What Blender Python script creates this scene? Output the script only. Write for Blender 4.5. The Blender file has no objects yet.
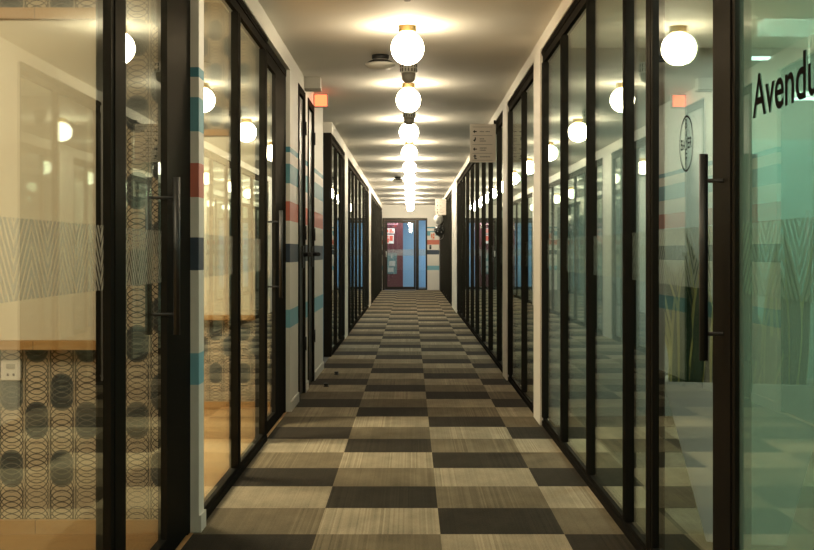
import bpy, bmesh, math, random
from mathutils import Vector, Matrix
random.seed(7)
S = bpy.context.scene
COL = S.collection
PI = math.pi

# ------------------------------------------------------------------ scale
EYE = 1.15          # camera height
F = 1200.0          # focal length in pixels of the 814 px frame
XL, XR = -0.87, 0.862   # corridor faces of the two long walls
CEIL = 2.58
ROOMC = 2.98        # ceiling of the rooms on the left
YEND = 36.3

# ------------------------------------------------------------------ nodes
class NT:
    def __init__(self, name):
        self.m = bpy.data.materials.new(name); self.m.use_nodes = True
        self.t = self.m.node_tree; self.t.nodes.clear()
        self.out = self.t.nodes.new('ShaderNodeOutputMaterial')
    def n(self, typ, **kw):
        nd = self.t.nodes.new(typ)
        for k, v in kw.items(): setattr(nd, k, v)
        return nd
    def l(self, a, b): self.t.links.new(a, b)
    def put(self, sock, v):
        if isinstance(v, bpy.types.NodeSocket): self.l(v, sock)
        elif isinstance(v, (tuple, list)) and sock.type == 'RGBA' and len(v) == 3: sock.default_value = (*v, 1)
        else: sock.default_value = v
    def math(self, op, a, b=None, c=None):
        nd = self.n('ShaderNodeMath', operation=op)
        for i, v in enumerate((a, b, c)):
            if v is not None: self.put(nd.inputs[i], v)
        return nd.outputs[0]
    def mix(self, f, a, b, blend='MIX'):
        nd = self.n('ShaderNodeMix', data_type='RGBA', blend_type=blend)
        self.put(nd.inputs[0], f); self.put(nd.inputs[6], a); self.put(nd.inputs[7], b)
        return nd.outputs[2]
    def pos(self):
        g = self.n('ShaderNodeNewGeometry'); s = self.n('ShaderNodeSeparateXYZ')
        self.l(g.outputs['Position'], s.inputs[0])
        return g.outputs['Position'], s.outputs[0], s.outputs[1], s.outputs[2]
    def noise(self, vec, scale, detail=3, rough=.5):
        nd = self.n('ShaderNodeTexNoise'); self.put(nd.inputs['Vector'], vec)
        nd.inputs['Scale'].default_value = scale; nd.inputs['Detail'].default_value = detail
        nd.inputs['Roughness'].default_value = rough
        return nd.outputs['Fac']
    def scale(self, vec, s):
        nd = self.n('ShaderNodeVectorMath', operation='MULTIPLY'); self.put(nd.inputs[0], vec)
        nd.inputs[1].default_value = s
        return nd.outputs[0]
    def comb(self, x, y, z=0.0):
        nd = self.n('ShaderNodeCombineXYZ')
        for i, v in enumerate((x, y, z)): self.put(nd.inputs[i], v)
        return nd.outputs[0]
    def bsdf(self, col, rough=.5, metal=0.0, bump=None, bstr=.2, spec=.5, bdist=.01):
        p = self.n('ShaderNodeBsdfPrincipled')
        self.put(p.inputs['Base Color'], col); self.put(p.inputs['Roughness'], rough)
        p.inputs['Metallic'].default_value = metal
        p.inputs['Specular IOR Level'].default_value = spec
        if bump is not None:
            b = self.n('ShaderNodeBump'); b.inputs['Strength'].default_value = bstr
            b.inputs['Distance'].default_value = bdist
            self.l(bump, b.inputs['Height']); self.l(b.outputs[0], p.inputs['Normal'])
        return p
    def done(self, sh):
        self.l(sh.outputs[0] if isinstance(sh, bpy.types.Node) else sh, self.out.inputs[0]); return self.m

def plain(name, col, rough=.5, metal=0.0, var=.08, sc=18.0, spec=.5):
    t = NT(name); P, x, y, z = t.pos()
    n = t.noise(P, sc)
    k = t.math('MULTIPLY_ADD', n, 2*var, 1-var)
    c = t.mix(1.0, (*col, 1), t.comb(k, k, k), 'MULTIPLY')
    return t.done(t.bsdf(c, t.math('MULTIPLY_ADD', n, .08, rough-.04), metal, n, .04, spec))

def emit(name, col, strength):
    t = NT(name); e = t.n('ShaderNodeEmission'); t.put(e.inputs[0], (*col, 1)); e.inputs[1].default_value = strength
    return t.done(e)

def glass(name, tint, film=None):
    """clear pane: Schlick mirror over a tinted see-through body; film = (colour, share) of a translucent film"""
    t = NT(name)
    g = t.n('ShaderNodeNewGeometry')
    d = t.n('ShaderNodeVectorMath', operation='DOT_PRODUCT')
    t.l(g.outputs['Normal'], d.inputs[0]); t.l(g.outputs['Incoming'], d.inputs[1])
    c = t.math('SUBTRACT', 1.0, t.math('ABSOLUTE', d.outputs['Value']))
    f = t.math('MULTIPLY_ADD', t.math('POWER', c, 5.0), .93, .045)
    tr = t.n('ShaderNodeBsdfTransparent'); t.put(tr.inputs[0], (*tint, 1))
    body = tr.outputs[0]
    if film:
        a = t.n('ShaderNodeBsdfTranslucent'); t.put(a.inputs[0], (*film[0], 1))
        b = t.n('ShaderNodeBsdfDiffuse'); t.put(b.inputs[0], (*film[0], 1))
        m0 = t.n('ShaderNodeMixShader'); m0.inputs[0].default_value = .5
        t.l(a.outputs[0], m0.inputs[1]); t.l(b.outputs[0], m0.inputs[2])
        m1 = t.n('ShaderNodeMixShader'); m1.inputs[0].default_value = film[1]
        t.l(body, m1.inputs[1]); t.l(m0.outputs[0], m1.inputs[2]); body = m1.outputs[0]
    gl = t.n('ShaderNodeBsdfGlossy'); gl.inputs['Roughness'].default_value = 0.0
    t.put(gl.inputs[0], (.93, 1, .96, 1))
    mx = t.n('ShaderNodeMixShader'); t.l(f, mx.inputs[0]); t.l(body, mx.inputs[1]); t.l(gl.outputs[0], mx.inputs[2])
    return t.done(mx)

def chevron(name, alpha):
    t = NT(name); P, x, y, z = t.pos()
    s = t.math('ADD', x, y)
    tri = t.math('PINGPONG', s, .13)
    v = t.math('SUBTRACT', z, t.math('MULTIPLY', tri, 1.3))
    fr = t.math('FRACT', t.math('MULTIPLY', v, 1/.042))
    on = t.math('LESS_THAN', fr, .55)
    df = t.n('ShaderNodeBsdfDiffuse'); t.put(df.inputs[0], (.62, .60, .54, 1))
    tl = t.n('ShaderNodeBsdfTranslucent'); t.put(tl.inputs[0], (.62, .60, .54, 1))
    m0 = t.n('ShaderNodeMixShader'); t.l(df.outputs[0], m0.inputs[1]); t.l(tl.outputs[0], m0.inputs[2])
    tr = t.n('ShaderNodeBsdfTransparent'); t.put(tr.inputs[0], (.96, .96, .96, 1))
    mx = t.n('ShaderNodeMixShader'); t.l(t.math('MULTIPLY', on, alpha), mx.inputs[0])
    t.l(tr.outputs[0], mx.inputs[1]); t.l(m0.outputs[0], mx.inputs[2])
    return t.done(mx)

def striped_wall():
    """cream paint with the painted colour bands that run round every wall pier"""
    t = NT('striped_wall_paint'); P, x, y, z = t.pos()
    c = (.62, .60, .54, 1)
    n = t.noise(P, 30)
    col = t.mix(n, (.72, .70, .63, 1), (.78, .76, .69, 1))
    for lo, hi, cc in ((.605, .735, (.20, .46, .56)), (1.075, 1.21, (.035, .055, .085)), (1.375, 1.515, (.58, .17, .115)),
                       (1.645, 1.785, (.13, .34, .41)), (1.868, 1.908, (.06, .26, .34))):
        inside = t.math('MULTIPLY', t.math('GREATER_THAN', z, lo), t.math('LESS_THAN', z, hi))
        col = t.mix(inside, col, (*cc, 1))
    return t.done(t.bsdf(col, .55, 0, n, .05))

def carpet():
    t = NT('striped_carpet_tiles'); P, x, y, z = t.pos()
    W, D = .505, .4996
    u = t.math('DIVIDE', t.math('ADD', x, .89), W); v = t.math('DIVIDE', t.math('SUBTRACT', y, 4.39), D)
    cu, rv = t.math('FLOOR', u), t.math('FLOOR', v)
    idx = t.math('FLOORED_MODULO', t.math('ADD', cu, rv), 3.0)
    # each tile: a few long blocks of slightly different yarn
    ub = t.math('FLOOR', t.math('MULTIPLY', u, 4.0)); 
    wn = t.n('ShaderNodeTexWhiteNoise', noise_dimensions='3D'); t.l(t.comb(cu, rv, 3.0), wn.inputs['Vector'])
    wb = t.n('ShaderNodeTexWhiteNoise', noise_dimensions='3D'); t.l(t.comb(ub, rv, 9.0), wb.inputs['Vector'])
    wl = t.n('ShaderNodeTexWhiteNoise', noise_dimensions='2D')
    t.l(t.comb(t.math('FLOOR', t.math('MULTIPLY', x, 1/.007)), rv, 0.0), wl.inputs['Vector'])
    dark, mid, light = (.023, .0185, .0125, 1), (.110, .088, .055, 1), (.228, .190, .128, 1)
    c = t.mix(t.math('COMPARE', idx, 1.0, .2), dark, mid)
    c = t.mix(t.math('COMPARE', idx, 2.0, .2), c, light)
    nb = t.noise(t.scale(P, (5, 2.5, 1)), 1.6, 4, .6)
    nf = t.noise(t.scale(P, (260, 60, 1)), 1.0, 2)
    k = t.math('MULTIPLY_ADD', wn.outputs['Value'], .20, .66)
    k = t.math('ADD', k, t.math('MULTIPLY', wb.outputs['Value'], .16))
    k = t.math('ADD', k, t.math('MULTIPLY', t.math('SUBTRACT', nb, .5), .9))
    rib = t.math('SUBTRACT', wl.outputs['Value'], .5)
    strong = t.math('GREATER_THAN', wb.outputs['Value'], .62)
    k = t.math('ADD', k, t.math('MULTIPLY', rib, t.math('MULTIPLY_ADD', strong, .30, .14)))
    k = t.math('ADD', k, t.math('MULTIPLY', t.math('SUBTRACT', nf, .5), .7))
    k = t.math('MAXIMUM', t.math('ADD', k, .18), .2)
    col = t.mix(1.0, c, t.comb(k, k, k), 'MULTIPLY')
    fu, fv = t.math('FRACT', u), t.math('FRACT', v)
    p = t.bsdf(col, .95, 0, t.math('ADD', nf, rib), .4, .06, .004)
    p.inputs['Sheen Weight'].default_value = .04; p.inputs['Sheen Roughness'].default_value = .22
    return t.done(p)

def wood(name, c0, c1, board=.16, length=1.5, axis='X'):
    t = NT(name); P, x, y, z = t.pos()
    a, b = (x, y) if axis == 'X' else (y, x)
    r = t.math('FLOOR', t.math('DIVIDE', b, board))
    w0 = t.n('ShaderNodeTexWhiteNoise', noise_dimensions='1D'); t.l(r, w0.inputs['W'])
    aa = t.math('ADD', t.math('DIVIDE', a, length), w0.outputs['Value'])
    w1 = t.n('ShaderNodeTexWhiteNoise', noise_dimensions='2D'); t.l(t.comb(t.math('FLOOR', aa), r), w1.inputs['Vector'])
    g = t.noise(t.comb(t.math('MULTIPLY', a, 3.0), t.math('MULTIPLY', b, 38.0), t.math('MULTIPLY', z, 38.0)), 1.0, 5, .62)
    col = t.mix(t.math('MULTIPLY_ADD', w1.outputs['Value'], .45, t.math('MULTIPLY', g, .55)), (*c0, 1), (*c1, 1))
    fb = t.math('FRACT', t.math('DIVIDE', b, board)); fa = t.math('FRACT', aa)
    seam = t.math('MAXIMUM', t.math('LESS_THAN', fb, .012), t.math('LESS_THAN', fa, .0015))
    col = t.mix(t.math('MULTIPLY', seam, .6), col, (c0[0]*.3, c0[1]*.3, c0[2]*.3, 1))
    return t.done(t.bsdf(col, .38, 0, g, .08))

def wallpaper():
    """columns of stacked ring outlines and dark ovals, every other column half a repeat lower"""
    t = NT('ring_wallpaper'); P, x, y, z = t.pos()
    W, R = .103, .314
    cx = t.math('DIVIDE', t.math('SUBTRACT', x, -1.689), W)
    ci = t.math('FLOOR', cx)
    u = t.math('MULTIPLY', t.math('SUBTRACT', t.math('FRACT', cx), .5), W)
    odd = t.math('FLOORED_MODULO', ci, 2.0)
    v0 = t.math('SUBTRACT', t.math('SUBTRACT', z, .576), t.math('MULTIPLY', odd, R*.63))
    v = t.math('WRAP', v0, -R/2, R/2)
    vv = t.math('MAXIMUM', t.math('SUBTRACT', t.math('ABSOLUTE', v), .03), 0.0)
    dd = t.math('SQRT', t.math('ADD', t.math('MULTIPLY', u, u), t.math('MULTIPLY', vv, vv)))
    oval = t.math('MULTIPLY', t.math('LESS_THAN', dd, .047), t.math('GREATER_THAN', z, t.math('MULTIPLY', odd, .27)))
    u2 = t.math('MULTIPLY', u, u)
    def ring(off, wd):
        dv = t.math('WRAP', t.math('SUBTRACT', v, off), -R/2, R/2)
        d = t.math('SQRT', t.math('ADD', u2, t.math('MULTIPLY', dv, dv)))
        return t.math('LESS_THAN', t.math('ABSOLUTE', t.math('SUBTRACT', d, .0475)), wd)
    rings = None
    for i in range(7):
        r = ring(.080 + i*.0245, .0019)
        rings = r if rings is None else t.math('MAXIMUM', rings, r)
    inner = None
    for i in range(5):
        r = ring(-.049 + i*.0245, .0014)
        inner = r if inner is None else t.math('MAXIMUM', inner, r)
    n = t.noise(P, 9, 3)
    base = t.mix(n, (.52, .435, .295, 1), (.60, .505, .355, 1))
    c = t.mix(oval, base, (.050, .062, .062, 1))
    c = t.mix(inner, c, t.mix(oval, (.10, .09, .07, 1), (.19, .185, .15, 1)))
    c = t.mix(rings, c, (.035, .033, .028, 1))
    edge = t.math('LESS_THAN', t.math('FRACT', cx), .02)
    c = t.mix(t.math('MULTIPLY', edge, .6), c, (.16, .14, .10, 1))
    return t.done(t.bsdf(c, .6))

def blackmetal():
    t = NT('black_aluminium'); P, x, y, z = t.pos()
    n = t.noise(P, 25)
    d = t.n('ShaderNodeBsdfDiffuse'); t.put(d.inputs[0], (.0085, .008, .007, 1))
    g = t.n('ShaderNodeBsdfGlossy'); t.put(g.inputs[0], (.9, .82, .7, 1)); t.put(g.inputs['Roughness'], t.math('MULTIPLY_ADD', n, .12, .30))
    m = t.n('ShaderNodeMixShader'); m.inputs[0].default_value = .022
    t.l(d.outputs[0], m.inputs[1]); t.l(g.outputs[0], m.inputs[2])
    return t.done(m)

M = dict(
    black=blackmetal(),
    ceiling=plain('ceiling_paint', (.70, .67, .60), .75, 0, .05, 3),
    white=plain('cream_paint', (.74, .71, .63), .55, 0, .05, 12),
    stripes=striped_wall(), carpet=carpet(), paper=wallpaper(),
    oak=wood('oak_boards', (.30, .155, .050), (.62, .38, .155)),
    oaktrim=wood('oak_trim', (.40, .22, .075), (.62, .39, .16), .5, 3.0),
    glassL=glass('clear_glass', (.95, .965, .94)),
    glassR=glass('green_glass', (.89, .955, .92)),
    frost=glass('teal_frosted_glass', (.68, .88, .79), ((.46, .70, .60), .30)),
    chev=chevron('chevron_film', .55),
    board=plain('whiteboard_enamel', (.72, .66, .50), .22, 0, .02, 4),
    brass=plain('brushed_brass', (.58, .40, .16), .32, 1.0, .08, 40),
    globe_near=emit('lit_opal_glass_brighter', (1.0, .845, .59), 27.0), globe_mid=emit('lit_opal_glass_stronger', (1.0, .85, .60), 44.0), globe_far=emit('lit_opal_glass_strongest', (1.0, .86, .64), 74.0),
    globe=emit('lit_opal_glass', (1.0, .84, .58), 20.0),
    plastic=plain('white_plastic', (.70, .68, .62), .4, 0, .03, 30),
    greyp=plain('grey_plastic', (.36, .34, .29), .5, 0, .06, 40),
    darkp=plain('black_plastic', (.015, .015, .015), .45, 0, .1, 40),
    sign=plain('sign_panel', (.82, .74, .64), .5, 0, .03, 20),
    ink=plain('dark_ink', (.012, .011, .010), .8, 0, .05, 50, 0.0),
    ink2=plain('grey_ink', (.16, .14, .12), .6, 0, .05, 50),
    exit=emit('lit_red_sign', (1.0, .10, .035), 2.2),
    led=emit('lit_led_tube', (.92, 1.0, .95), 3.0),
    darkleaf=plain('dark_door_leaf', (.030, .025, .020), .38, 0, .15, 12),
    roomgrey=plain('grey_green_paint', (.32, .345, .29), .7, 0, .06, 5),
    teal=plain('teal_paint', (.30, .47, .42), .6, 0, .05, 5),
    blueroom=plain('blue_grey_paint', (.22, .31, .34), .7, 0, .06, 5),
    maroon=plain('maroon_panel', (.085, .013, .020), .5, 0, .08, 8),
    blue=plain('light_blue_paint', (.26, .47, .68), .6, 0, .04, 6),
    slate=plain('slate_floor', (.07, .08, .09), .5, 0, .1, 14),
    red=plain('red_print', (.60, .09, .05), .5, 0, .05, 40),
    pink=plain('pink_print', (.70, .35, .42), .5, 0, .05, 40),
    orange=plain('orange_print', (.66, .16, .06), .5, 0, .05, 40),
    greyteal=plain('grey_teal_print', (.10, .16, .15), .5, 0, .2, 40),
    soil=plain('potting_soil', (.025, .018, .012), .95, 0, .4, 120),
    planter=plain('pale_planter', (.66, .67, .63), .45, 0, .04, 10),
    leaf=None,
)
def leafmat():
    t = NT('snake_plant_leaf'); P, x, y, z = t.pos()
    uv = t.n('ShaderNodeUVMap'); s = t.n('ShaderNodeSeparateXYZ'); t.l(uv.outputs[0], s.inputs[0])
    edge = t.math('GREATER_THAN', t.math('ABSOLUTE', t.math('SUBTRACT', s.outputs[0], .5)), .39)
    band = t.noise(t.scale(P, (6, 6, 60)), 1.0, 3)
    c = t.mix(band, (.012, .036, .016, 1), (.050, .095, .042, 1))
    c = t.mix(edge, c, (.50, .46, .13, 1))
    return t.done(t.bsdf(c, .4))
M['leaf'] = leafmat()

# ------------------------------------------------------------------ mesh helpers
class MB:
    def __init__(self): self.v = []; self.f = []; self.sm = []; self.uv = {}
    def box(self, x0, x1, y0, y1, z0, z1):
        x0, x1 = sorted((x0, x1)); y0, y1 = sorted((y0, y1)); z0, z1 = sorted((z0, z1))
        b = len(self.v)
        self.v += [(x, y, z) for z in (z0, z1) for y in (y0, y1) for x in (x0, x1)]
        for q in ((0, 2, 3, 1), (4, 5, 7, 6), (0, 1, 5, 4), (2, 6, 7, 3), (0, 4, 6, 2), (1, 3, 7, 5)):
            self.f.append(tuple(b+i for i in q)); self.sm.append(False)
        return self
    def lathe(self, c, prof, n=40, axis='Z', smooth=True):
        """prof: list of (radius, height along the axis); closed at both ends"""
        b = len(self.v)
        def place(r, h, a):
            p, q = r*math.cos(a), r*math.sin(a)
            return {'Z': (c[0]+p, c[1]+q, c[2]+h), 'X': (c[0]+h, c[1]+p, c[2]+q), 'Y': (c[0]+q, c[1]+h, c[2]+p)}[axis]
        for r, h in prof:
            for k in range(n): self.v.append(place(r, h, 2*PI*k/n))
        for i in range(len(prof)-1):
            for k in range(n):
                k2 = (k+1) % n
                self.f.append((b+i*n+k, b+i*n+k2, b+(i+1)*n+k2, b+(i+1)*n+k)); self.sm.append(smooth)
        self.f.append(tuple(b+k for k in reversed(range(n)))); self.sm.append(False)
        e = b+(len(prof)-1)*n
        self.f.append(tuple(e+k for k in range(n))); self.sm.append(False)
        return self
    def tube(self, pts, r, n=10):
        b = len(self.v); pts = [Vector(p) for p in pts]
        for i, p in enumerate(pts):
            d = (pts[min(i+1, len(pts)-1)] - pts[max(i-1, 0)]).normalized()
            a = d.cross(Vector((0, 0, 1)));
            if a.length < 1e-3: a = d.cross(Vector((1, 0, 0)))
            a.normalize(); c = d.cross(a)
            for k in range(n):
                self.v.append(tuple(p + a*r*math.cos(2*PI*k/n) + c*r*math.sin(2*PI*k/n)))
        for i in range(len(pts)-1):
            for k in range(n):
                k2 = (k+1) % n
                self.f.append((b+i*n+k, b+i*n+k2, b+(i+1)*n+k2, b+(i+1)*n+k)); self.sm.append(True)
        self.f.append(tuple(b+k for k in reversed(range(n)))); self.sm.append(False)
        e = b+(len(pts)-1)*n
        self.f.append(tuple(e+k for k in range(n))); self.sm.append(False)
        return self
    def poly(self, verts, faces):
        b = len(self.v); self.v += [tuple(v) for v in verts]
        for q in faces: self.f.append(tuple(b+i for i in q)); self.sm.append(False)
        return self
    def build(self, name, mat, parent=None, bevel=0.0, origin=None):
        if parent is not None: o0 = wloc(parent)
        elif origin is not None: o0 = Vector(origin)
        else:
            xs, ys, zs = zip(*self.v)
            o0 = Vector(((min(xs)+max(xs))/2, (min(ys)+max(ys))/2, min(zs)))
        me = bpy.data.meshes.new(name)
        me.from_pydata([tuple(Vector(v)-o0) for v in self.v], [], self.f)
        for p, s in zip(me.polygons, self.sm): p.use_smooth = s
        bm = bmesh.new(); bm.from_mesh(me)
        bmesh.ops.recalc_face_normals(bm, faces=bm.faces)
        if bevel:
            es = [e for e in bm.edges if e.is_manifold and e.calc_face_angle(0) > .6]
            bmesh.ops.bevel(bm, geom=es, offset=bevel, segments=2, affect='EDGES', clamp_overlap=True)
        bm.to_mesh(me); bm.free()
        me.materials.append(mat)
        o = bpy.data.objects.new(name, me); COL.objects.link(o)
        if parent is not None: o.parent = parent
        else: o.location = o0
        return o
def wloc(o):
    v = Vector(o.location)
    while o.parent: o = o.parent; v += Vector(o.location)
    return v
def tag(o, label=None, cat=None, group=None, kind=None):
    for k, v in (('label', label), ('category', cat), ('group', group), ('kind', kind)):
        if v: o[k] = v
    return o
def thing(name, label, cat, loc, group=None, kind=None):
    o = bpy.data.objects.new(name, None); o.empty_display_size = .1; COL.objects.link(o); o.location = loc
    return tag(o, label, cat, group, kind)
def struct(mb, name, mat, label, cat='wall', bevel=0):
    return tag(mb.build(name, mat, None, bevel), label, cat, None, 'structure')
def copy_tree(o, parent=None):
    c = o.copy(); COL.objects.link(c)
    if parent is not None: c.parent = parent
    for ch in list(o.children): copy_tree(ch, c)
    return c
def letters(txt, mapper, name, mat, parent, bold=0.0):
    """flat lettering: mapper turns glyph (x, y) into a point in the place"""
    cu = bpy.data.curves.new(name, 'FONT'); cu.body = txt; cu.resolution_u = 4; cu.offset = bold
    tmp = bpy.data.objects.new('tmp_text', cu); COL.objects.link(tmp)
    bpy.context.view_layer.update()
    me = bpy.data.meshes.new_from_object(tmp.evaluated_get(bpy.context.evaluated_depsgraph_get()))
    bpy.data.objects.remove(tmp); bpy.data.curves.remove(cu)
    xs = [v.co.x for v in me.vertices]; ys = [v.co.y for v in me.vertices]
    x0, x1 = min(xs), max(xs)
    mb = MB()
    mb.poly([mapper((v.co.x-x0)/(x1-x0), v.co.y) for v in me.vertices], [tuple(p.vertices) for p in me.polygons])
    bpy.data.meshes.remove(me)
    return mb.build(name, mat, parent)

# ------------------------------------------------------------------ shell
def bx(*a): return MB().box(*a)
struct(bx(XL-.02, 5.2, -4, YEND+.04, -.1, 0), 'floor', M['carpet'], 'striped carpet tiles in three browns along the corridor', 'floor')
m = MB(); m.box(-5.2, XL-.02, -4, 12.0, -.1, -.001)
struct(m, 'floor.001', M['oak'], 'warm oak board floor of the rooms behind the left glass', 'floor')
m = MB(); m.box(-5.2, XL-.02, 12.0, YEND+.04, -.1, -.001)
struct(m, 'floor.002', M['slate'], 'dark floor behind the far left glass', 'floor')
struct(bx(-1.6, 1.6, YEND+.04, 39.6, -.1, -.002), 'floor.003', M['slate'], 'dark slate floor beyond the end door', 'floor')
m = MB(); m.box(XL-.13, 5.2, -4, YEND+.1, CEIL, CEIL+.1); m.box(-5.2, XL-.13, 11.9, YEND+.1, CEIL, CEIL+.1)
struct(m, 'ceiling', M['ceiling'], 'plain painted corridor ceiling with the row of globes', 'ceiling')
struct(bx(-5.2, XL-.13, -4, 11.9, ROOMC, ROOMC+.1), 'ceiling.001', M['white'], 'pale ceiling of the rooms behind the left glass', 'ceiling')
struct(bx(-1.6, 1.6, YEND+.1, 39.6, CEIL, CEIL+.1), 'ceiling.002', M['white'], 'pale ceiling beyond the end door', 'ceiling')

HL, HR = 2.46, 2.49     # top of the glazing left / right
# left near wall: header over the glass plus the white piers
m = MB()
m.box(XL-.13, XL, -4, 11.86, HL, CEIL); m.box(XL-.13, XL-.03, -4, 11.86, CEIL-.01, ROOMC)
m.box(XL-.13, XL, 4.92, 5.04, 0, HL)
m.box(XL-.13, XL, 8.63, 9.25, 0, HL); m.box(XL-.13, XL, 9.82, 10.10, 0, HL); m.box(XL-.13, XL, 10.72, 11.86, 0, HL)
struct(m, 'wall_left', M['stripes'], 'near left wall, cream piers with painted colour bands')
m = MB()
m.box(XL-.13, XL, 13.2, YEND, HL, CEIL)
for a, b in ((15.85, 16.55), (24.9, 26.1)): m.box(XL-.13, XL, a, b, 0, HL)
struct(m, 'wall_left.001', M['white'], 'far left wall, plain header and two pale piers')
# partitions of the left rooms (wallpapered)
struct(bx(-5.2, XL-.122, 4.92, 5.04, 0, ROOMC), 'wall_left.002', M['paper'], 'ring patterned wallpaper wall of the nearest left room')
struct(bx(-5.2, XL-.122, 8.80, 8.92, 0, ROOMC), 'wall_left.003', M['paper'], 'ring patterned wallpaper wall of the second left room')
m = MB(); m.box(-5.2, -5.1, -4, 11.9, 0, ROOMC)
struct(m, 'wall_left.004', M['white'], 'cream back wall of the left rooms')
m = MB(); m.box(-5.1, XL-.13, 11.76, 11.86, 0, ROOMC)
struct(m, 'wall_left.005', M['white'], 'cream side wall of the left passage')
m = MB(); m.box(-5.2, -5.1, 11.9, YEND, 0, CEIL)
for y in (16.2, 25.5): m.box(-5.1, XL-.12, y, y+.1, 0, CEIL)
m.box(-5.1, XL-.14, 13.2, 13.3, 0, CEIL)
struct(m, 'wall_left.006', M['blueroom'], 'blue grey walls of the far left rooms')
# right wall
m = MB()
m.box(XR, XR+.13, -4, YEND, HR, CEIL)
for a, b in ((7.96, 8.38), (10.75, 11.2), (22.6, 25.1)): m.box(XR-.006, XR+.13, a, b, 0, HR+.01)
struct(m, 'wall_right', M['white'], 'right wall, cream header and piers between the glazing')
m = MB(); m.box(5.1, 5.2, -4, YEND, 0, CEIL)
for y in (8.4, 11.0, 17.5, 24.0): m.box(XR+.12, 5.1, y, y+.1, 0, CEIL)
struct(m, 'wall_right.001', M['roomgrey'], 'grey green walls of the rooms behind the right glass')
struct(bx(2.15, 5.1, 8.34, 8.4, 0, 1.93), 'wall_right.002', M['teal'], 'low teal wall panel seen through the frosted right glass')
struct(bx(-5.2, 5.2, -4.1, -4, 0, ROOMC), 'wall_back', M['white'], 'cream wall behind the camera')
# end wall
m = MB()
m.box(-5.2, -.862, YEND, YEND+.1, 0, CEIL); m.box(-.862, .49, YEND, YEND+.1, 2.18, CEIL); m.box(.49, 5.2, YEND, YEND+.1, 0, CEIL)
struct(m, 'wall_end', M['stripes'], 'cream end wall with colour bands around the glass door')
m = MB(); m.box(-1.6, -1.5, YEND+.1, 39.6, 0, CEIL); m.box(1.5, 1.6, YEND+.1, 39.6, 0, CEIL); m.box(-1.5, 1.5, 39.5, 39.6, 0, CEIL)
struct(m, 'wall_end.001', M['blue'], 'light blue lobby wall beyond the end door')
struct(bx(-1.5, -.255, 38.2, 38.3, 0, 2.5), 'wall_end.002', M['maroon'], 'maroon wall panel seen through the end door')

# baseboards
struct(bx(-5.1, XL-.125, 4.895, 4.92, 0, .055), 'baseboard_left', M['oaktrim'], 'oak baseboard under the nearest ring wallpaper', 'baseboard')
struct(bx(-5.1, XL-.125, 8.775, 8.80, 0, .055), 'baseboard_left.001', M['oaktrim'], 'oak baseboard under the second ring wallpaper', 'baseboard')
m = MB()
for a, b in ((8.63, 9.25), (9.82, 10.10), (10.72, 11.86)): m.box(XL, XL+.01, a, b, 0, .07)
m.box(XL, XL+.01, 4.92, 5.04, 0, .07)
struct(m, 'baseboard_left.002', M['plastic'], 'pale low skirting on the striped left piers', 'baseboard')

# ------------------------------------------------------------------ glazing
DEP = .045
BAND = (1.038, 1.228)
def fx(s, d): return (XL - .006 - d) if s < 0 else (XR + .006 + d)     # d metres behind the glazing's corridor face

def mullion_mb(s, y0, y1, z0, z1):
    m = MB(); m.box(fx(s, 0), fx(s, DEP), y0, y1, z0, z1)
    w = y1-y0
    m.box(fx(s, -.004), fx(s, .01), y0+w*.28, y1-w*.28, z0+.002, z1-.002)      # raised centre line
    return m
def pane_of(root, s, y0, y1, z0, z1, g, film=True, d=.018):
    p = MB().box(fx(s, d), fx(s, d+.008), y0-.004, y1+.004, z0-.004, z1+.004).build('pane', g, root)
    if film:
        q = MB().box(fx(s, d+.0095), fx(s, d+.0105), y0, y1, *BAND).build('chevron_film', M['chev'], p)
        q['label'] = 'band of frosted chevron stripes across the glass'
    return p
def glazed(name, label, s, posts, g, top, sill=.055, film=True, gd=.018):
    """posts: list of (y0, y1) of every upright, ends included; panes fill what lies between"""
    y0, y1 = posts[0][0], posts[-1][1]
    root = thing(name, label, 'window', ((fx(s, .02)), (y0+y1)/2, 0), None, 'structure')
    hd = .09
    m = MB(); m.box(fx(s, 0), fx(s, DEP), y0, y1, top-hd*.45, top); m.box(fx(s, .006), fx(s, DEP), y0, y1, top-hd, top-hd*.45)
    m.box(fx(s, -.004), fx(s, .01), y0, y1, top-hd*.30, top-hd*.12)
    m.build('head_rail', M['black'], root, .0015)
    m = MB(); m.box(fx(s, 0), fx(s, DEP), y0, y1, 0, sill*.6); m.box(fx(s, .008), fx(s, DEP), y0, y1, sill*.6, sill)
    m.build('bottom_rail', M['black'], root, .0015)
    for a, b in posts: mullion_mb(s, a, b, sill, top-hd).build('mullion', M['black'], root, .0015)
    for (a, b), (c, d) in zip(posts, posts[1:]):
        if c-b > .05: pane_of(root, s, b, c, sill, top-hd, g, film, gd)
    return root
def bar_handle(root, s, y, z0, z1, off=.05, d=.012):
    m = MB()
    for dd in (d-off, d+.008+off):
        m.lathe((fx(s, dd), y, z0), [(.0125, 0), (.0125, z1-z0)], 16)
    for z in (z0+.075, z1-.075):
        a, b = fx(s, d-off), fx(s, d+.008+off)
        m.tube([(a, y, z), (b, y, z)], .006)
    o = m.build('handle', M['darkp'], root); o['label'] = 'long black pull bar'
    return o
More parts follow.
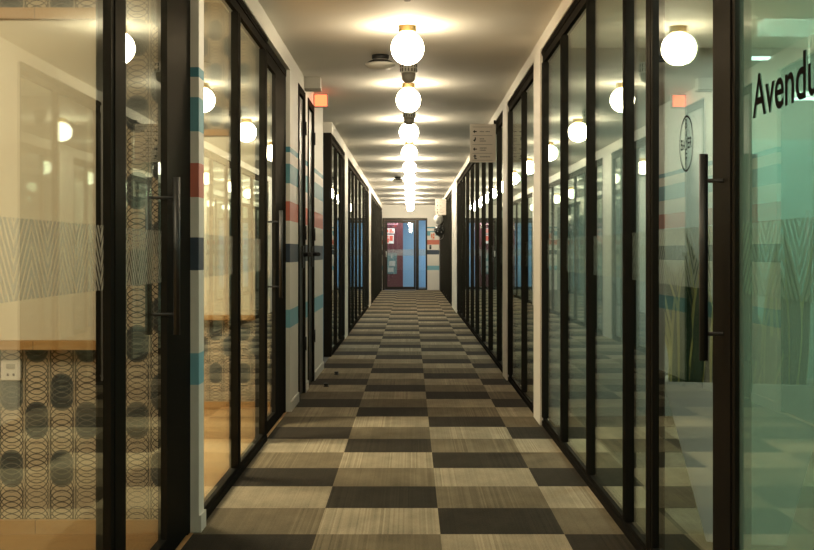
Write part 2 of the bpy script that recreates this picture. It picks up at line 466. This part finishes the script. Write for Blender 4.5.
def glass_door(name, label, s, y0, y1, g, top, near, far, hy, jamb=None, film=True, rec=0.0, off=.048):
    """leaf with stile widths near/far; hy = y of the pull bar"""
    root = thing(name, label, 'door', (fx(s, .02), (y0+y1)/2, 0), None, 'structure')
    m = MB(); m.box(fx(s, rec), fx(s, DEP+.01+rec), y0, y1, top-.05, top)
    m.box(fx(s, rec), fx(s, DEP+.01+rec), y0, y0+.03, 0, top-.05)
    if jamb: m.box(fx(s, .004+rec), fx(s, jamb), y1-.05, y1, 0, top-.05)
    else: m.box(fx(s, rec), fx(s, DEP+.01+rec), y1-.03, y1, 0, top-.05)
    m.build('door_frame', M['black'], root, .0015)
    a, b = y0+.034, y1-(.056 if jamb else .034)
    m = MB(); m.box(fx(s, .002+rec), fx(s, .036+rec), a, a+near, .012, top-.056); m.box(fx(s, .002+rec), fx(s, .036+rec), b-far, b, .012, top-.056)
    m.box(fx(s, .002+rec), fx(s, .036+rec), a+near, b-far, top-.13, top-.056); m.box(fx(s, .002+rec), fx(s, .036+rec), a+near, b-far, .012, .09)
    m.build('leaf_frame', M['black'], root, .0015)
    p = pane_of(root, s, a+near, b-far, .09, top-.13, g, film, .014+rec)
    bar_handle(root, s, hy, .845, 1.425, off, .014+rec)
    return root, p

# left side
glazed('window_1', 'nearest left window, cream board and ring wallpaper behind it', -1, [(.9, 1.0), (3.54, 3.68)], M['glassL'], HL, gd=.012)
door1, _ = glass_door('door_1', 'nearest left glass door with a long black pull bar', -1, 3.68, 4.92, M['glassL'], HL, .05, .44, 4.42, .125, rec=.02)
glazed('window_2', 'two-pane left window showing an oak floor, beyond the first striped pier', -1, [(5.04, 5.06), (6.08, 6.17), (7.20, 7.32)], M['glassL'], HL)
door2, _ = glass_door('door_2', 'second left glass door, just before the striped wall', -1, 7.32, 8.63, M['glassL'], HL, .05, .62, 7.95, .11, rec=.02)
def closet(name, label, y0, y1):
    root = thing(name, label, 'door', (XL, (y0+y1)/2, 0), None, 'structure')
    m = MB(); 
    m.box(XL-.06, XL+.008, y0, y0+.05, 0, 2.45); m.box(XL-.06, XL+.008, y1-.05, y1, 0, 2.45); m.box(XL-.06, XL+.008, y0+.05, y1-.05, 2.39, 2.45)
    m.build('door_frame', M['black'], root, .002)
    bx(XL-.05, XL-.012, y0+.052, y1-.052, .01, 2.388).build('door_leaf', M['darkleaf'], root, .002)
    for z in (.35, 1.25, 2.1):
        MB().lathe((XL+.012, y1-.052, z), [(.009, 0), (.009, .11)], 12).build('hinge', M['darkp'], root)
    m = MB(); m.lathe((XL-.012, y1-.12, 1.13), [(.026, 0), (.026, .012)], 20, 'X')
    m.tube([(XL, y1-.12, 1.13), (XL+.055, y1-.12, 1.13), (XL+.06, y1-.21, 1.13)], .018)
    m.box(XL-.012, XL+.004, y1-.15, y1-.09, 1.02, 1.20)
    m.build('handle', M['darkp'], root)
    return root
closet('door_3', 'dark narrow service door nearest the camera on the left wall', 9.25, 9.82)
closet('door_4', 'dark narrow service door just before the left passage', 10.10, 10.72)
def P(y, w=.05): return (y-w/2, y+w/2)
# end post of the far glazing seen face on
w3 = glazed('window_3', 'far left glazing starting at the passage corner', -1, [(13.2, 13.32), P(14.2, .07), P(15.15, .07), (15.75, 15.85)], M['glassR'], HL)
bx(fx(-1, 0), fx(-1, .085), 13.17, 13.2, 0, HL).build('corner_post', M['black'], w3, .002)
glazed('window_4', 'far left glazing between the two pale piers', -1, [P(16.6, .07), P(17.35, .07), P(18.35, .07), P(19.5, .07), P(20.9, .07), P(22.6, .07), P(23.8, .07), (24.8, 24.9)], M['glassR'], HL)
glazed('window_5', 'last left glazing before the end wall', -1, [(26.1, 26.2), P(27.5, .08), P(28.9, .08), P(30.3, .08), P(31.7, .08), P(33.1, .08), P(34.6, .08), (36.1, 36.2)], M['glassR'], HL)

bpy.data.objects['window_1'].rotation_euler.z = .0075; door1.rotation_euler.z = .0075
# right side
w6 = glazed('window_6', 'nearest right window of teal frosted glass with black lettering', 1, [(1.2, 1.28), (3.215, 3.33)], M['frost'], HR, gd=.012)
p6 = [c for c in w6.children if c.name.startswith('pane')][0]
letters('Avendu', lambda u, v: (fx(1, .0105), 3.085 - u*.495, 1.495 + v*.152), 'lettering', M['ink'], p6, .014)['label'] = 'black hand-drawn style shop lettering'
door5, p5 = glass_door('door_5', 'right glass door with a round logo of crossed letters', 1, 3.33, 4.36, M['glassR'], HR, .115, .03, 3.372, off=.066)
Yc, Zc, Rr = 3.84, 1.497, .090
def ringmb(y, z, r, w, d):
    m = MB(); n = 64; vs = []
    for k in range(n):
        a = 2*PI*k/n
        vs += [(fx(1, d), y+r*math.cos(a), z+r*math.sin(a)), (fx(1, d), y+(r-w)*math.cos(a), z+(r-w)*math.sin(a))]
    return m.poly(vs, [(2*k, (2*k+2) % (2*n), (2*k+3) % (2*n), 2*k+1) for k in range(n)])
door5.rotation_euler.z = .0125      # stands a hair open
r_ = ringmb(Yc, Zc, Rr, .0065, .0125).build('logo_ring', M['ink'], p5)
def glyph(ch, y, z, h):
    return letters(ch, lambda u, v: (fx(1, .0122), y + h*.36 - u*h*.72, z - h*.5 + v*h/.70), 'logo_letter', M['ink'], p5, .015)
for i, ch in enumerate('BAYER'):
    glyph(ch, Yc + .056 - i*.029, Zc, .034)
    if i != 2: glyph(ch, Yc, Zc + .064 - i*.032, .031)
glazed('window_7', 'right glazing of three panes from the logo door to the first pier', 1, [(4.36, 4.44), (4.86, 4.92), (5.89, 5.94), (6.90, 6.97), (7.88, 7.96)], M['glassR'], HR)
glazed('window_8', 'right glazing of two panes between the first two cream piers', 1, [(8.38, 8.44), (9.36, 9.42), (10.65, 10.75)], M['glassR'], HR)
glazed('window_9', 'long right glazing beyond the hanging directory sign', 1, [(11.2, 11.27)] + [P(y, .06) for y in (12.1, 13.4, 14.68, 16.1, 17.4, 18.85, 20.2, 21.4)] + [(22.5, 22.6)], M['glassR'], HR, gd=.022)
glazed('window_10', 'last right glazing before the end wall', 1, [(25.1, 25.22)] + [P(y, .09) for y in (26.3, 27.6, 29.0, 30.5, 32.0, 33.6)] + [(35.3, 35.5)], M['glassR'], HR)
# dark pull-to door in the far right corner
d7 = thing('door_6', 'dark door in the far right corner by the balloons', 'door', (XR+.02, 35.9, 0), None, 'structure')
bx(XR-.01, XR+.05, 35.5, 36.3, 0, HR).build('door_leaf', M['darkleaf'], d7, .003)
MB().lathe((XR-.05, 35.62, 1.22), [(.012, 0), (.028, .008), (.028, .03), (.012, .045)], 16, 'X').build('knob', M['plastic'], d7)

# end door
ed = thing('door_7', 'black framed glass door in the end wall with a sidelight', 'door', (-.19, YEND, 0), None, 'structure')
y0, y1 = YEND-.03, YEND+.05
m = MB(); m.box(-.862, -.795, y0, y1, 0, 2.18); m.box(.145, .235, y0, y1, 0, 2.105); m.box(.445, .49, y0, y1, 0, 2.105)
m.box(-.795, .49, y0, y1, 2.105, 2.18); m.box(.235, .445, y0, y1, 0, .05); m.build('door_frame', M['black'], ed, .003)
m = MB(); m.box(-.79, -.715, y0+.01, y1-.01, .01, 2.10); m.box(.085, .14, y0+.01, y1-.01, .01, 2.10)
m.box(-.715, .085, y0+.01, y1-.01, 2.03, 2.10); m.box(-.715, .085, y0+.01, y1-.01, .01, .10); m.build('leaf_frame', M['black'], ed, .003)
for a, b, z0, z1 in ((-.72, .09, .095, 2.035), (.23, .45, .045, 2.11)):
    p = bx(a, b, YEND+.006, YEND+.014, z0, z1).build('pane', M['glassL'], ed)
    bx(max(a, -.715), min(b, .445), YEND+.016, YEND+.017, *BAND).build('chevron_film', M['chev'], p)
MB().lathe((-.75, y0-.03, 1.0), [(.012, 0), (.012, .18)], 12).box(-.757, -.743, y0-.03, y0+.01, 1.02, 1.04).box(-.757, -.743, y0-.03, y0+.01, 1.14, 1.16).build('handle', M['plastic'], ed)

# ------------------------------------------------------------------ globes
GY = [7.59] + [10.18 + 2.72*k for k in range(10)]
ordn = ['nearest white globe light in the ceiling row', 'second white globe light in the ceiling row', 'third white globe light in the ceiling row',
        'fourth white globe light in the ceiling row', 'fifth white globe light in the ceiling row', 'sixth white globe light in the ceiling row',
        'seventh white globe light in the ceiling row', 'eighth white globe light in the ceiling row', 'ninth white globe light in the ceiling row', 'globe light next to last in the ceiling row', 'last globe light in the row, just before the end door']
def make_globe(y, label, mat):
    t = thing('globe_ceiling_light', label, 'ceiling light', (-.022, y, CEIL), 'globe lights along the corridor ceiling')
    MB().lathe((-.022, y, CEIL-.042), [(.050, 0), (.055, .004), (.055, .038), (.058, .040), (.058, .042)], 40).build('mount', M['brass'], t)
    pr = [(max(.104*math.sin(PI*i/28), .001), -.104*math.cos(PI*i/28)) for i in range(29)]
    MB().lathe((-.022, y, CEIL-.142), pr, 48).build('globe', mat, t)
    return t
g0 = make_globe(GY[0], ordn[0], M['globe'])
gm = make_globe(GY[2], ordn[2], M['globe_near'])
g1 = make_globe(GY[4], ordn[4], M['globe_mid'])
g2 = make_globe(GY[6], ordn[6], M['globe_far'])
for k in (1, 3, 5, 7, 8, 9, 10):
    c = copy_tree(g0 if k < 2 else gm if k < 4 else g1 if k < 6 else g2); c.location.y = GY[k]; c['label'] = ordn[k]
# extra globes over and behind the camera, added to light the near floor
for i, y in enumerate((5.0, 2.4, -.3)):
    c = copy_tree(g0); c.location.y = y
    c['label'] = ['globe light over the camera, seen only mirrored in the glass', 'globe light above the camera, out of the picture', 'globe light behind the camera, out of the picture'][i]

# ------------------------------------------------------------------ ceiling fittings
def disc_unit(x, y, label):
    t = thing('smoke_detector', label, 'detector', (x, y, CEIL), 'round detectors on the corridor ceiling')
    MB().lathe((x, y, CEIL-.028), [(.058, 0), (.062, .003), (.062, .028)], 36).build('base', M['darkp'], t)
    MB().lathe((x, y, CEIL-.045), [(.045, 0), (.045, .02)], 30).build('neck', M['greyp'], t)
    MB().lathe((x, y, CEIL-.105), [(.030, 0), (.070, .006), (.100, .022), (.112, .040), (.108, .044), (.09, .046)], 44).build('body', M['plastic'], t)
    MB().lathe((x, y, CEIL-.063), [(.104, 0), (.106, .003), (.075, .022), (.05, .026)], 44).build('rim', M['darkp'], t)
    return t
disc_unit(-.222, 8.72, 'round flat detector on the ceiling left of the nearest globe')
disc_unit(-.25, 22.9, 'small distant round detector left of the far globes')
def slotted(x, y, label):
    t = thing('ceiling_sounder', label, 'detector', (x, y, CEIL), 'slotted detectors between the globes')
    MB().lathe((x, y, CEIL-.078), [(.062, 0), (.064, .004), (.064, .074), (.070, .078)], 36).build('cage', M['plastic'], t)
    m = MB()
    for row in (0, 1):
        for k in range(16):
            a = 2*PI*k/16; c, s = math.cos(a), math.sin(a); z = CEIL-.070+row*.034
            b = [(x+.064*c*q - p*.0036*s, y+.064*s*q + p*.0036*c, zz) for q in (.9, 1.03) for p in (-1, 1) for zz in (z, z+.026)]
            m.poly(b, [(0, 1, 3, 2), (4, 6, 7, 5), (0, 4, 5, 1), (2, 3, 7, 6), (0, 2, 6, 4), (1, 5, 7, 3)])
    m.build('slots', M['darkp'], t)
    MB().lathe((x, y, CEIL-.158), [(.012, .008), (.034, .012), (.048, .026), (.052, .05), (.053, .080)], 36).build('dome', M['greyp'], t)
    return t
slotted(-.018, 9.08, 'slotted white detector with grey dome under the nearest globe')
slotted(-.018, 12.1, 'slotted detector with grey dome between second and third globes')
sp = thing('ceiling_sprinkler', 'small sprinkler tip at the top edge of the picture', 'sprinkler', (-.02, 6.5, CEIL))
MB().lathe((-.02, 6.5, CEIL-.02), [(.035, 0), (.036, .004), (.03, .02)], 24).build('escutcheon', M['brass'], sp)
MB().lathe((-.02, 6.5, CEIL-.062), [(.007, 0), (.008, .03), (.014, .045)], 16).build('nozzle', M['brass'], sp)
MB().lathe((-.02, 6.5, CEIL-.072), [(.016, 0), (.018, .002), (.018, .006), (.006, .012)], 20).build('deflector', M['greyp'], sp)

ex = thing('exit_sign', 'glowing red sign box projecting from the left wall', 'sign', (XL, 10.72, 2.44))
m = MB(); m.box(XL, XL+.132, 10.70, 10.74, 2.44, 2.452); m.box(XL, XL+.132, 10.70, 10.74, 2.552, 2.564); m.box(XL, XL+.012, 10.70, 10.74, 2.452, 2.552); m.box(XL+.12, XL+.132, 10.70, 10.74, 2.452, 2.552)
m.build('casing', M['greyp'], ex, .002)
bx(XL+.010, XL+.122, 10.704, 10.736, 2.450, 2.554).build('lit_panel', M['exit'], ex)
eb = thing('wall_box', 'cream box fixed high on the left wall before the red sign', 'box', (XL, 9.85, 2.475))
bx(XL, XL+.13, 9.80, 9.90, 2.487, CEIL).build('body', M['plastic'], eb, .003)
bx(XL, XL+.134, 9.795, 9.905, 2.473, 2.487).build('bottom_plate', M['greyp'], eb, .002)

# ------------------------------------------------------------------ hanging directory signs
def blade(y, label, lines):
    x0, x1, z0, z1 = XR-.262, XR-.0, 2.062, 2.45
    t = thing('directory_sign', label, 'sign', ((x0+x1)/2, y, z0), 'cream directory signs on the right wall')
    bx(x0, x1, y, y+.02, z0, z1).build('panel', M['sign'], t, .002)
    bx(XR-.02, XR, y+.004, y+.016, z1-.001, z1+.04).build('bracket', M['black'], t)
    w = x1-x0
    m = MB()
    for k, fz in enumerate((.075, .30, .535, .765, .945)):
        z = z1 - fz*(z1-z0); m.box(x0+w*.10, x1-w*.13, y-.001, y+.003, z-.0015, z+.0015)
    m.build('divider_lines', M['ink2'], t)
    for k, fz in enumerate((.195, .415, .655, .855)):
        m = MB(); tx = MB()
        z = z1 - fz*(z1-z0); cx = x0+w*.19
        if k in (0, 2):
            m.poly([(cx-.020, y-.001, z), (cx, y-.001, z-.018), (cx, y-.001, z+.018)], [(0, 1, 2)]); m.box(cx-.002, cx+.020, y-.001, y+.002, z-.005, z+.005)
        elif k == 1:
            m.poly([(cx-.018, y-.001, z-.004), (cx+.002, y-.001, z-.022), (cx+.002, y-.001, z+.014)], [(0, 1, 2)]); m.box(cx-.002, cx+.010, y-.001, y+.002, z-.004, z+.026)
        else:
            m.poly([(cx, y-.001, z+.024), (cx-.018, y-.001, z+.002), (cx+.018, y-.001, z+.002)], [(0, 1, 2)]); m.box(cx-.005, cx+.005, y-.001, y+.002, z-.014, z+.004); m.box(cx-.005, cx+.02, y-.001, y+.002, z-.024, z-.014)
        rows = lines[k]
        for j, words in enumerate(rows):
            zz = z + (len(rows)-1)*.011 - j*.022; x = x0+w*.38
            for wd in words:
                # strokes of lettering too small to read
                n = max(1, int(wd/.009))
                for q in range(n):
                    h = .0055 if (q*7+j+k) % 3 else .0042
                    tx.box(x+q*.009, x+q*.009+.006, y-.001, y+.002, zz-h, zz+h)
                x += wd+.008
        m.build('arrow', M['ink'], t); tx.build('lettering', M['ink2'], t)
    return t
LN = [[(.05, .045)], [(.046,), (.07,)], [(.075,), (.065,)], [(.116,)]]
blade(12.2, 'large cream directory sign hanging by the second pale pier', LN)
blade(29.5, 'small distant directory sign above the balloons', LN)

# ------------------------------------------------------------------ left rooms
def whiteboard(y, x0, x1, label, d=0.0):
    t = thing('whiteboard', label, 'whiteboard', ((x0+x1)/2, y, .75), 'cream boards on the ring wallpaper')
    bx(x0, x1, y-.02, y, .79+d, 2.10+d).build('board', M['board'], t, .001)
    bx(x0, x1, y-.035, y, 2.10+d, 2.146+d).build('top_rail', M['oaktrim'], t, .002)
    bx(x0, x1, y-.055, y, .752+d, .79+d).build('pen_tray', M['oaktrim'], t, .002)
    return t
whiteboard(4.92, -4.6, -1.27, 'cream board with oak rails behind the nearest left window')
whiteboard(8.80, -4.6, -1.13, 'cream board with oak rails in the second left room', -.10)
so = thing('wall_socket', 'white socket plate on the ring wallpaper under the cream board', 'socket', (-1.637, 4.92, .625))
bx(-1.678, -1.596, 4.908, 4.92, .625, .707).build('plate', M['plastic'], so, .003)
m = MB(); m.box(-1.655, -1.619, 4.905, 4.91, .672, .692); m.build('rocker', M['greyp'], so, .001)
m = MB()
for dx in (-.012, .012): m.box(-1.637+dx-.004, -1.637+dx+.004, 4.906, 4.91, .643, .653)
m.build('socket_holes', M['darkp'], so)

# ------------------------------------------------------------------ right room: planter, lamps
pl = thing('potted_snake_plant', 'snake plant in a pale tapered planter behind the logo door', 'plant', (1.34, 4.82, 0))
m = MB()
def frustum(m, c, hw0, hd0, hw1, hd1, z0, z1):
    x, y = c
    v = [(x-hw0, y-hd0, z0), (x+hw0, y-hd0, z0), (x+hw0, y+hd0, z0), (x-hw0, y+hd0, z0), (x-hw1, y-hd1, z1), (x+hw1, y-hd1, z1), (x+hw1, y+hd1, z1), (x-hw1, y+hd1, z1)]
    return v
o_ = frustum(m, (1.34, 4.82), .15, .10, .315, .13, 0, .634); i_ = frustum(m, (1.34, 4.82), .14, .09, .297, .112, .03, .634)
m.poly(o_+i_, [(0, 3, 2, 1), (0, 1, 5, 4), (1, 2, 6, 5), (2, 3, 7, 6), (3, 0, 4, 7),
               (8, 9, 10, 11), (8, 12, 13, 9), (9, 13, 14, 10), (10, 14, 15, 11), (11, 15, 12, 8),
               (4, 5, 13, 12), (5, 6, 14, 13), (6, 7, 15, 14), (7, 4, 12, 15)])
m.build('planter', M['planter'], pl, .003)
m = MB(); v = frustum(m, (1.34, 4.82), .26, .09, .288, .105, .55, .612); m.poly(v, [(0, 3, 2, 1), (4, 5, 6, 7), (0, 1, 5, 4), (1, 2, 6, 5), (2, 3, 7, 6), (3, 0, 4, 7)]); m.build('soil', M['soil'], pl)
def leaf(x, y, h, lx, ly, rot, w):
    n = 12; vs = []; fs = []; uvs = []
    for i in range(n+1):
        s = i/n; ww = w*(.55+.6*math.sin(PI*min(s*1.1, 1)*.8))*(1 if s < .6 else max(0.03, 1-((s-.6)/.4)**1.8))
        tw = rot + s*.9
        c = Vector((x+lx*s*s*.8+.02*math.sin(3*s+rot), y+ly*s*s, .60+h*s))
        d = Vector((math.cos(tw), math.sin(tw), 0)); nn = Vector((-math.sin(tw), math.cos(tw), 0))
        for k, u in enumerate((-1, -.5, 0, .5, 1)):
            vs.append(c + d*ww*u + nn*(abs(u)**2)*ww*.35)
    for i in range(n):
        for k in range(4): fs.append((i*5+k, i*5+k+1, (i+1)*5+k+1, (i+1)*5+k))
    m = MB(); m.poly(vs, fs); ob = m.build('leaf', M['leaf'], pl)
    me = ob.data
    uvl = me.uv_layers.new(name='UVMap')
    for lp in me.loops: uvl.data[lp.index].uv = ((lp.vertex_index % 5)/4, (lp.vertex_index//5)/n)
    for p in me.polygons: p.use_smooth = True
    md = ob.modifiers.new('thickness', 'SOLIDIFY'); md.thickness = .004
pl.rotation_euler.z = -.235
rnd = random.Random(3)
for k in range(34):
    x = 1.065+.50*(((k*7) % 34)/33)**2.3 + rnd.uniform(-.01, .01)
    leaf(x, 4.82+rnd.uniform(-.06, .06), rnd.uniform(.36, .68), rnd.uniform(-.15, .10) - (.06 if k % 3 == 0 else 0), rnd.uniform(-.06, .06), rnd.uniform(-.7, .7), rnd.uniform(.024, .042))

def led(x0, x1, y, label):
    t = thing('linear_lamp', label, 'lamp', ((x0+x1)/2, y, 2.14), 'linear lamps in the right room')
    bx(x0, x1, y-.03, y+.03, 2.165, 2.20).build('housing', M['plastic'], t, .003)
    bx(x0+.005, x1-.005, y-.026, y+.026, 2.152, 2.165).build('tube', M['led'], t, .002)
    for x in (x0+.1, x1-.1): MB().tube([(x, y, 2.195), (x, y, CEIL)], .003, 6).build('wire', M['greyp'], t)
led(1.60, 1.87, 6.25, 'nearer white linear lamp hanging behind the right glass')
led(2.52, 3.0, 7.9, 'farther white linear lamp hanging behind the right glass')

# ------------------------------------------------------------------ small things
def stop(x, y, label):
    t = thing('door_stop', label, 'door stop', (x, y, 0), 'black door stops on the carpet')
    MB().lathe((x, y, 0), [(.024, 0), (.024, .004), (.017, .008), (.016, .03)], 20).build('post', M['darkp'], t)
    MB().lathe((x, y, .012), [(.0165, 0), (.020, .003), (.020, .013), (.0165, .016)], 20).build('rubber_ring', M['darkp'], t)
stop(-.70, 11.26, 'black door stop on the carpet farther from the camera')
stop(-.725, 10.25, 'black door stop on the carpet nearer the camera')

def balloon(x, y, z, r, mat, label, marks=False):
    t = thing('balloon', label, 'balloon', (x, y, z-r*1.15))
    pr = []
    for i in range(25):
        a = PI*i/24; rr = r*math.sin(a); zz = -r*1.1*math.cos(a)
        if a < PI/2: rr *= (1-.18*math.cos(a))
        pr.append((max(rr, .002), zz))
    MB().lathe((x, y, z), pr, 32).build('body', mat, t)
    MB().lathe((x, y, z-r*1.1-.025), [(.016, 0), (.012, .01), (.005, .028)], 14).build('knot', mat, t)
    MB().tube([(x, y, z-r*1.1-.02), (x+.03, y+.02, z-r*1.1-.10), (XR-.02, y+.05, z-r*1.1-.05), (XR+.004, y+.05, z-r*.8)], .0025, 6).build('string', M['plastic'], t)
    if marks:
        for k in range(7):
            m = MB()
            th, ph = -PI/2 + (-.7, .1, .75, -.35, .45, -.9, .9)[k], (.5, .62, .45, -.2, -.3, -.05, .1)[k]
            c = Vector((math.cos(th)*math.cos(ph), math.sin(th)*math.cos(ph), math.sin(ph)))
            e = c.cross(Vector((0, 0, 1))).normalized(); u = c.cross(e); w = r*.16
            pts = []
            for j in range(10):
                q = w if j % 2 == 0 else w*.45
                d = c*r + e*q*math.cos(j*PI/5) + u*q*math.sin(j*PI/5)
                d = Vector((d.x, d.y, d.z/1.0)).normalized()*r*1.01
                pts.append((x+d.x, y+d.y, z+d.z*1.09))
            m.poly(pts, [tuple(range(10))])
            m.build('star_print', M['plastic'], t)
balloon(.735, 32.0, 2.02, .125, M['plastic'], 'white balloon on the right wall near the end door')
balloon(.745, 31.8, 1.72, .135, M['darkp'], 'black balloon with white prints below the white balloon', True)

po = thing('wall_sign', 'small orange and white notice on the end wall right of the door', 'poster', (.66, YEND, 1.52))
bx(.585, .74, YEND-.006, YEND, 1.52, 1.75).build('sheet', M['plastic'], po)
m = MB()
for a, b, c, d in ((.61, .65, 1.58, 1.70), (.66, .71, 1.56, 1.62), (.665, .71, 1.64, 1.71), (.62, .70, 1.535, 1.55)): m.box(a, b, YEND-.009, YEND-.005, c, d)
m.build('print', M['orange'], po)
rd = thing('wall_switch', 'small black switch plate on the end wall right of the door', 'switch', (.585, YEND, 1.24))
bx(.555, .615, YEND-.025, YEND, 1.235, 1.36).build('case', M['darkp'], rd, .006)
bx(.57, .60, YEND-.028, YEND-.024, 1.30, 1.345).build('screen', M['greyteal'], rd)
# what hangs on the maroon panel in the lobby
def notice(name, label, x0, x1, z0, z1, mat, blocks, bm_):
    t = thing(name, label, 'poster', ((x0+x1)/2, 38.2, z0))
    bx(x0, x1, 38.19, 38.2, z0, z1).build('sheet', mat, t)
    m = MB()
    for a, b, c, d in blocks: m.box(x0+(x1-x0)*a, x0+(x1-x0)*b, 38.186, 38.191, z0+(z1-z0)*c, z0+(z1-z0)*d)
    m.build('print', bm_, t)
notice('wall_sign', 'pink strip with lettering at the top of the maroon panel', -.80, -.42, 2.02, 2.10, M['pink'], [(.1, .16, .2, .8), (.2, .3, .2, .7), (.34, .42, .2, .8), (.46, .6, .2, .7), (.64, .72, .2, .8), (.76, .9, .2, .7)], M['maroon'])
notice('wall_sign', 'upper red and white poster on the maroon panel', -.80, -.52, 1.74, 1.90, M['plastic'], [(.08, .3, .2, .8), (.38, .9, .15, .45), (.4, .75, .55, .85)], M['red'])
notice('wall_sign', 'lower red and white poster on the maroon panel', -.82, -.55, 1.42, 1.70, M['plastic'], [(.1, .45, .1, .6), (.5, .9, .3, .9), (.15, .4, .68, .9)], M['red'])
notice('wall_sign', 'tall grey teal poster low on the maroon panel', -.80, -.45, .45, 1.12, M['greyteal'], [(.2, .7, .1, .3), (.3, .85, .38, .62), (.45, .6, .75, .95)], M['greyp'])  # flat grey teal sheet for an unidentified shape

# ------------------------------------------------------------------ room lights and added fill lamps
def area(name, loc, sx, sy, power, col, rot=(0, 0, 0)):
    l = bpy.data.lights.new(name, 'AREA'); l.shape = 'RECTANGLE'; l.size = sx; l.size_y = sy; l.energy = power; l.color = col
    o = bpy.data.objects.new(name, l); COL.objects.link(o); o.location = loc; o.rotation_euler = rot
    return o
area('room_lamp', (-2.6, 3.0, 2.93), 1.2, 1.2, 45, (1, .85, .60))
area('room_lamp', (-2.6, 6.9, 2.93), 1.2, 1.2, 120, (1, .85, .60))
area('office_lamp', (3.2, 5.2, 2.55), 1.2, 1.2, 14, (.8, 1, .92))  # unseen area light added to lift the right-hand office
area('office_lamp', (2.5, 7.5, 2.55), .8, .6, 24, (.95, 1, .92))  # unseen, added to brighten the partition and drown the mirrored wall bands
area('office_lamp', (1.35, 1.5, 2.55), .4, 1.2, 20, (.95, 1, .97))  # unseen, added to light the frosted film from behind
area('office_lamp', (3.2, 14.5, 2.55), 1.2, 1.2, 28, (.9, 1, .93))  # this and the next: unseen fill added in the farther right rooms
area('office_lamp', (3.2, 21, 2.55), 1.2, 1.2, 28, (.9, 1, .93))
area('far_room_lamp', (-3, 14.8, 2.55), 1, 1, 25, (.7, .9, 1))
area('far_room_lamp', (-3, 20.5, 2.55), 1, 2, 40, (.7, .9, 1))
area('far_room_lamp', (-3, 30, 2.55), 1, 2, 30, (.7, .9, 1))
area('lobby_lamp', (0, 37.6, 2.55), 1.6, 1.0, 32, (.95, .97, 1))

w = bpy.data.worlds.new('dark_surroundings'); S.world = w; w.use_nodes = True
w.node_tree.nodes['Background'].inputs[0].default_value = (.5, .6, .6, 1); w.node_tree.nodes['Background'].inputs[1].default_value = .01

# ------------------------------------------------------------------ camera
cd = bpy.data.cameras.new('camera'); cam = bpy.data.objects.new('camera', cd); COL.objects.link(cam)
cd.sensor_fit = 'HORIZONTAL'; cd.sensor_width = 36; cd.lens = F*36/814
cd.shift_x = -4/814; cd.shift_y = -23/814; cd.clip_start = .05; cd.clip_end = 200
cam.location = (0, 0, EYE); cam.rotation_euler = (PI/2, 0, 0)
S.camera = cam

S.view_settings.view_transform = 'Standard'; S.view_settings.look = 'None'
S.view_settings.gamma = 1; S.view_settings.use_curve_mapping = False
S.view_settings.exposure = 1.25
S.cycles.use_denoising = True
S.cycles.max_bounces = 10; S.cycles.diffuse_bounces = 8; S.cycles.glossy_bounces = 6
S.cycles.transparent_max_bounces = 40; S.cycles.transmission_bounces = 8
S.cycles.caustics_reflective = False; S.cycles.sample_clamp_indirect = 4
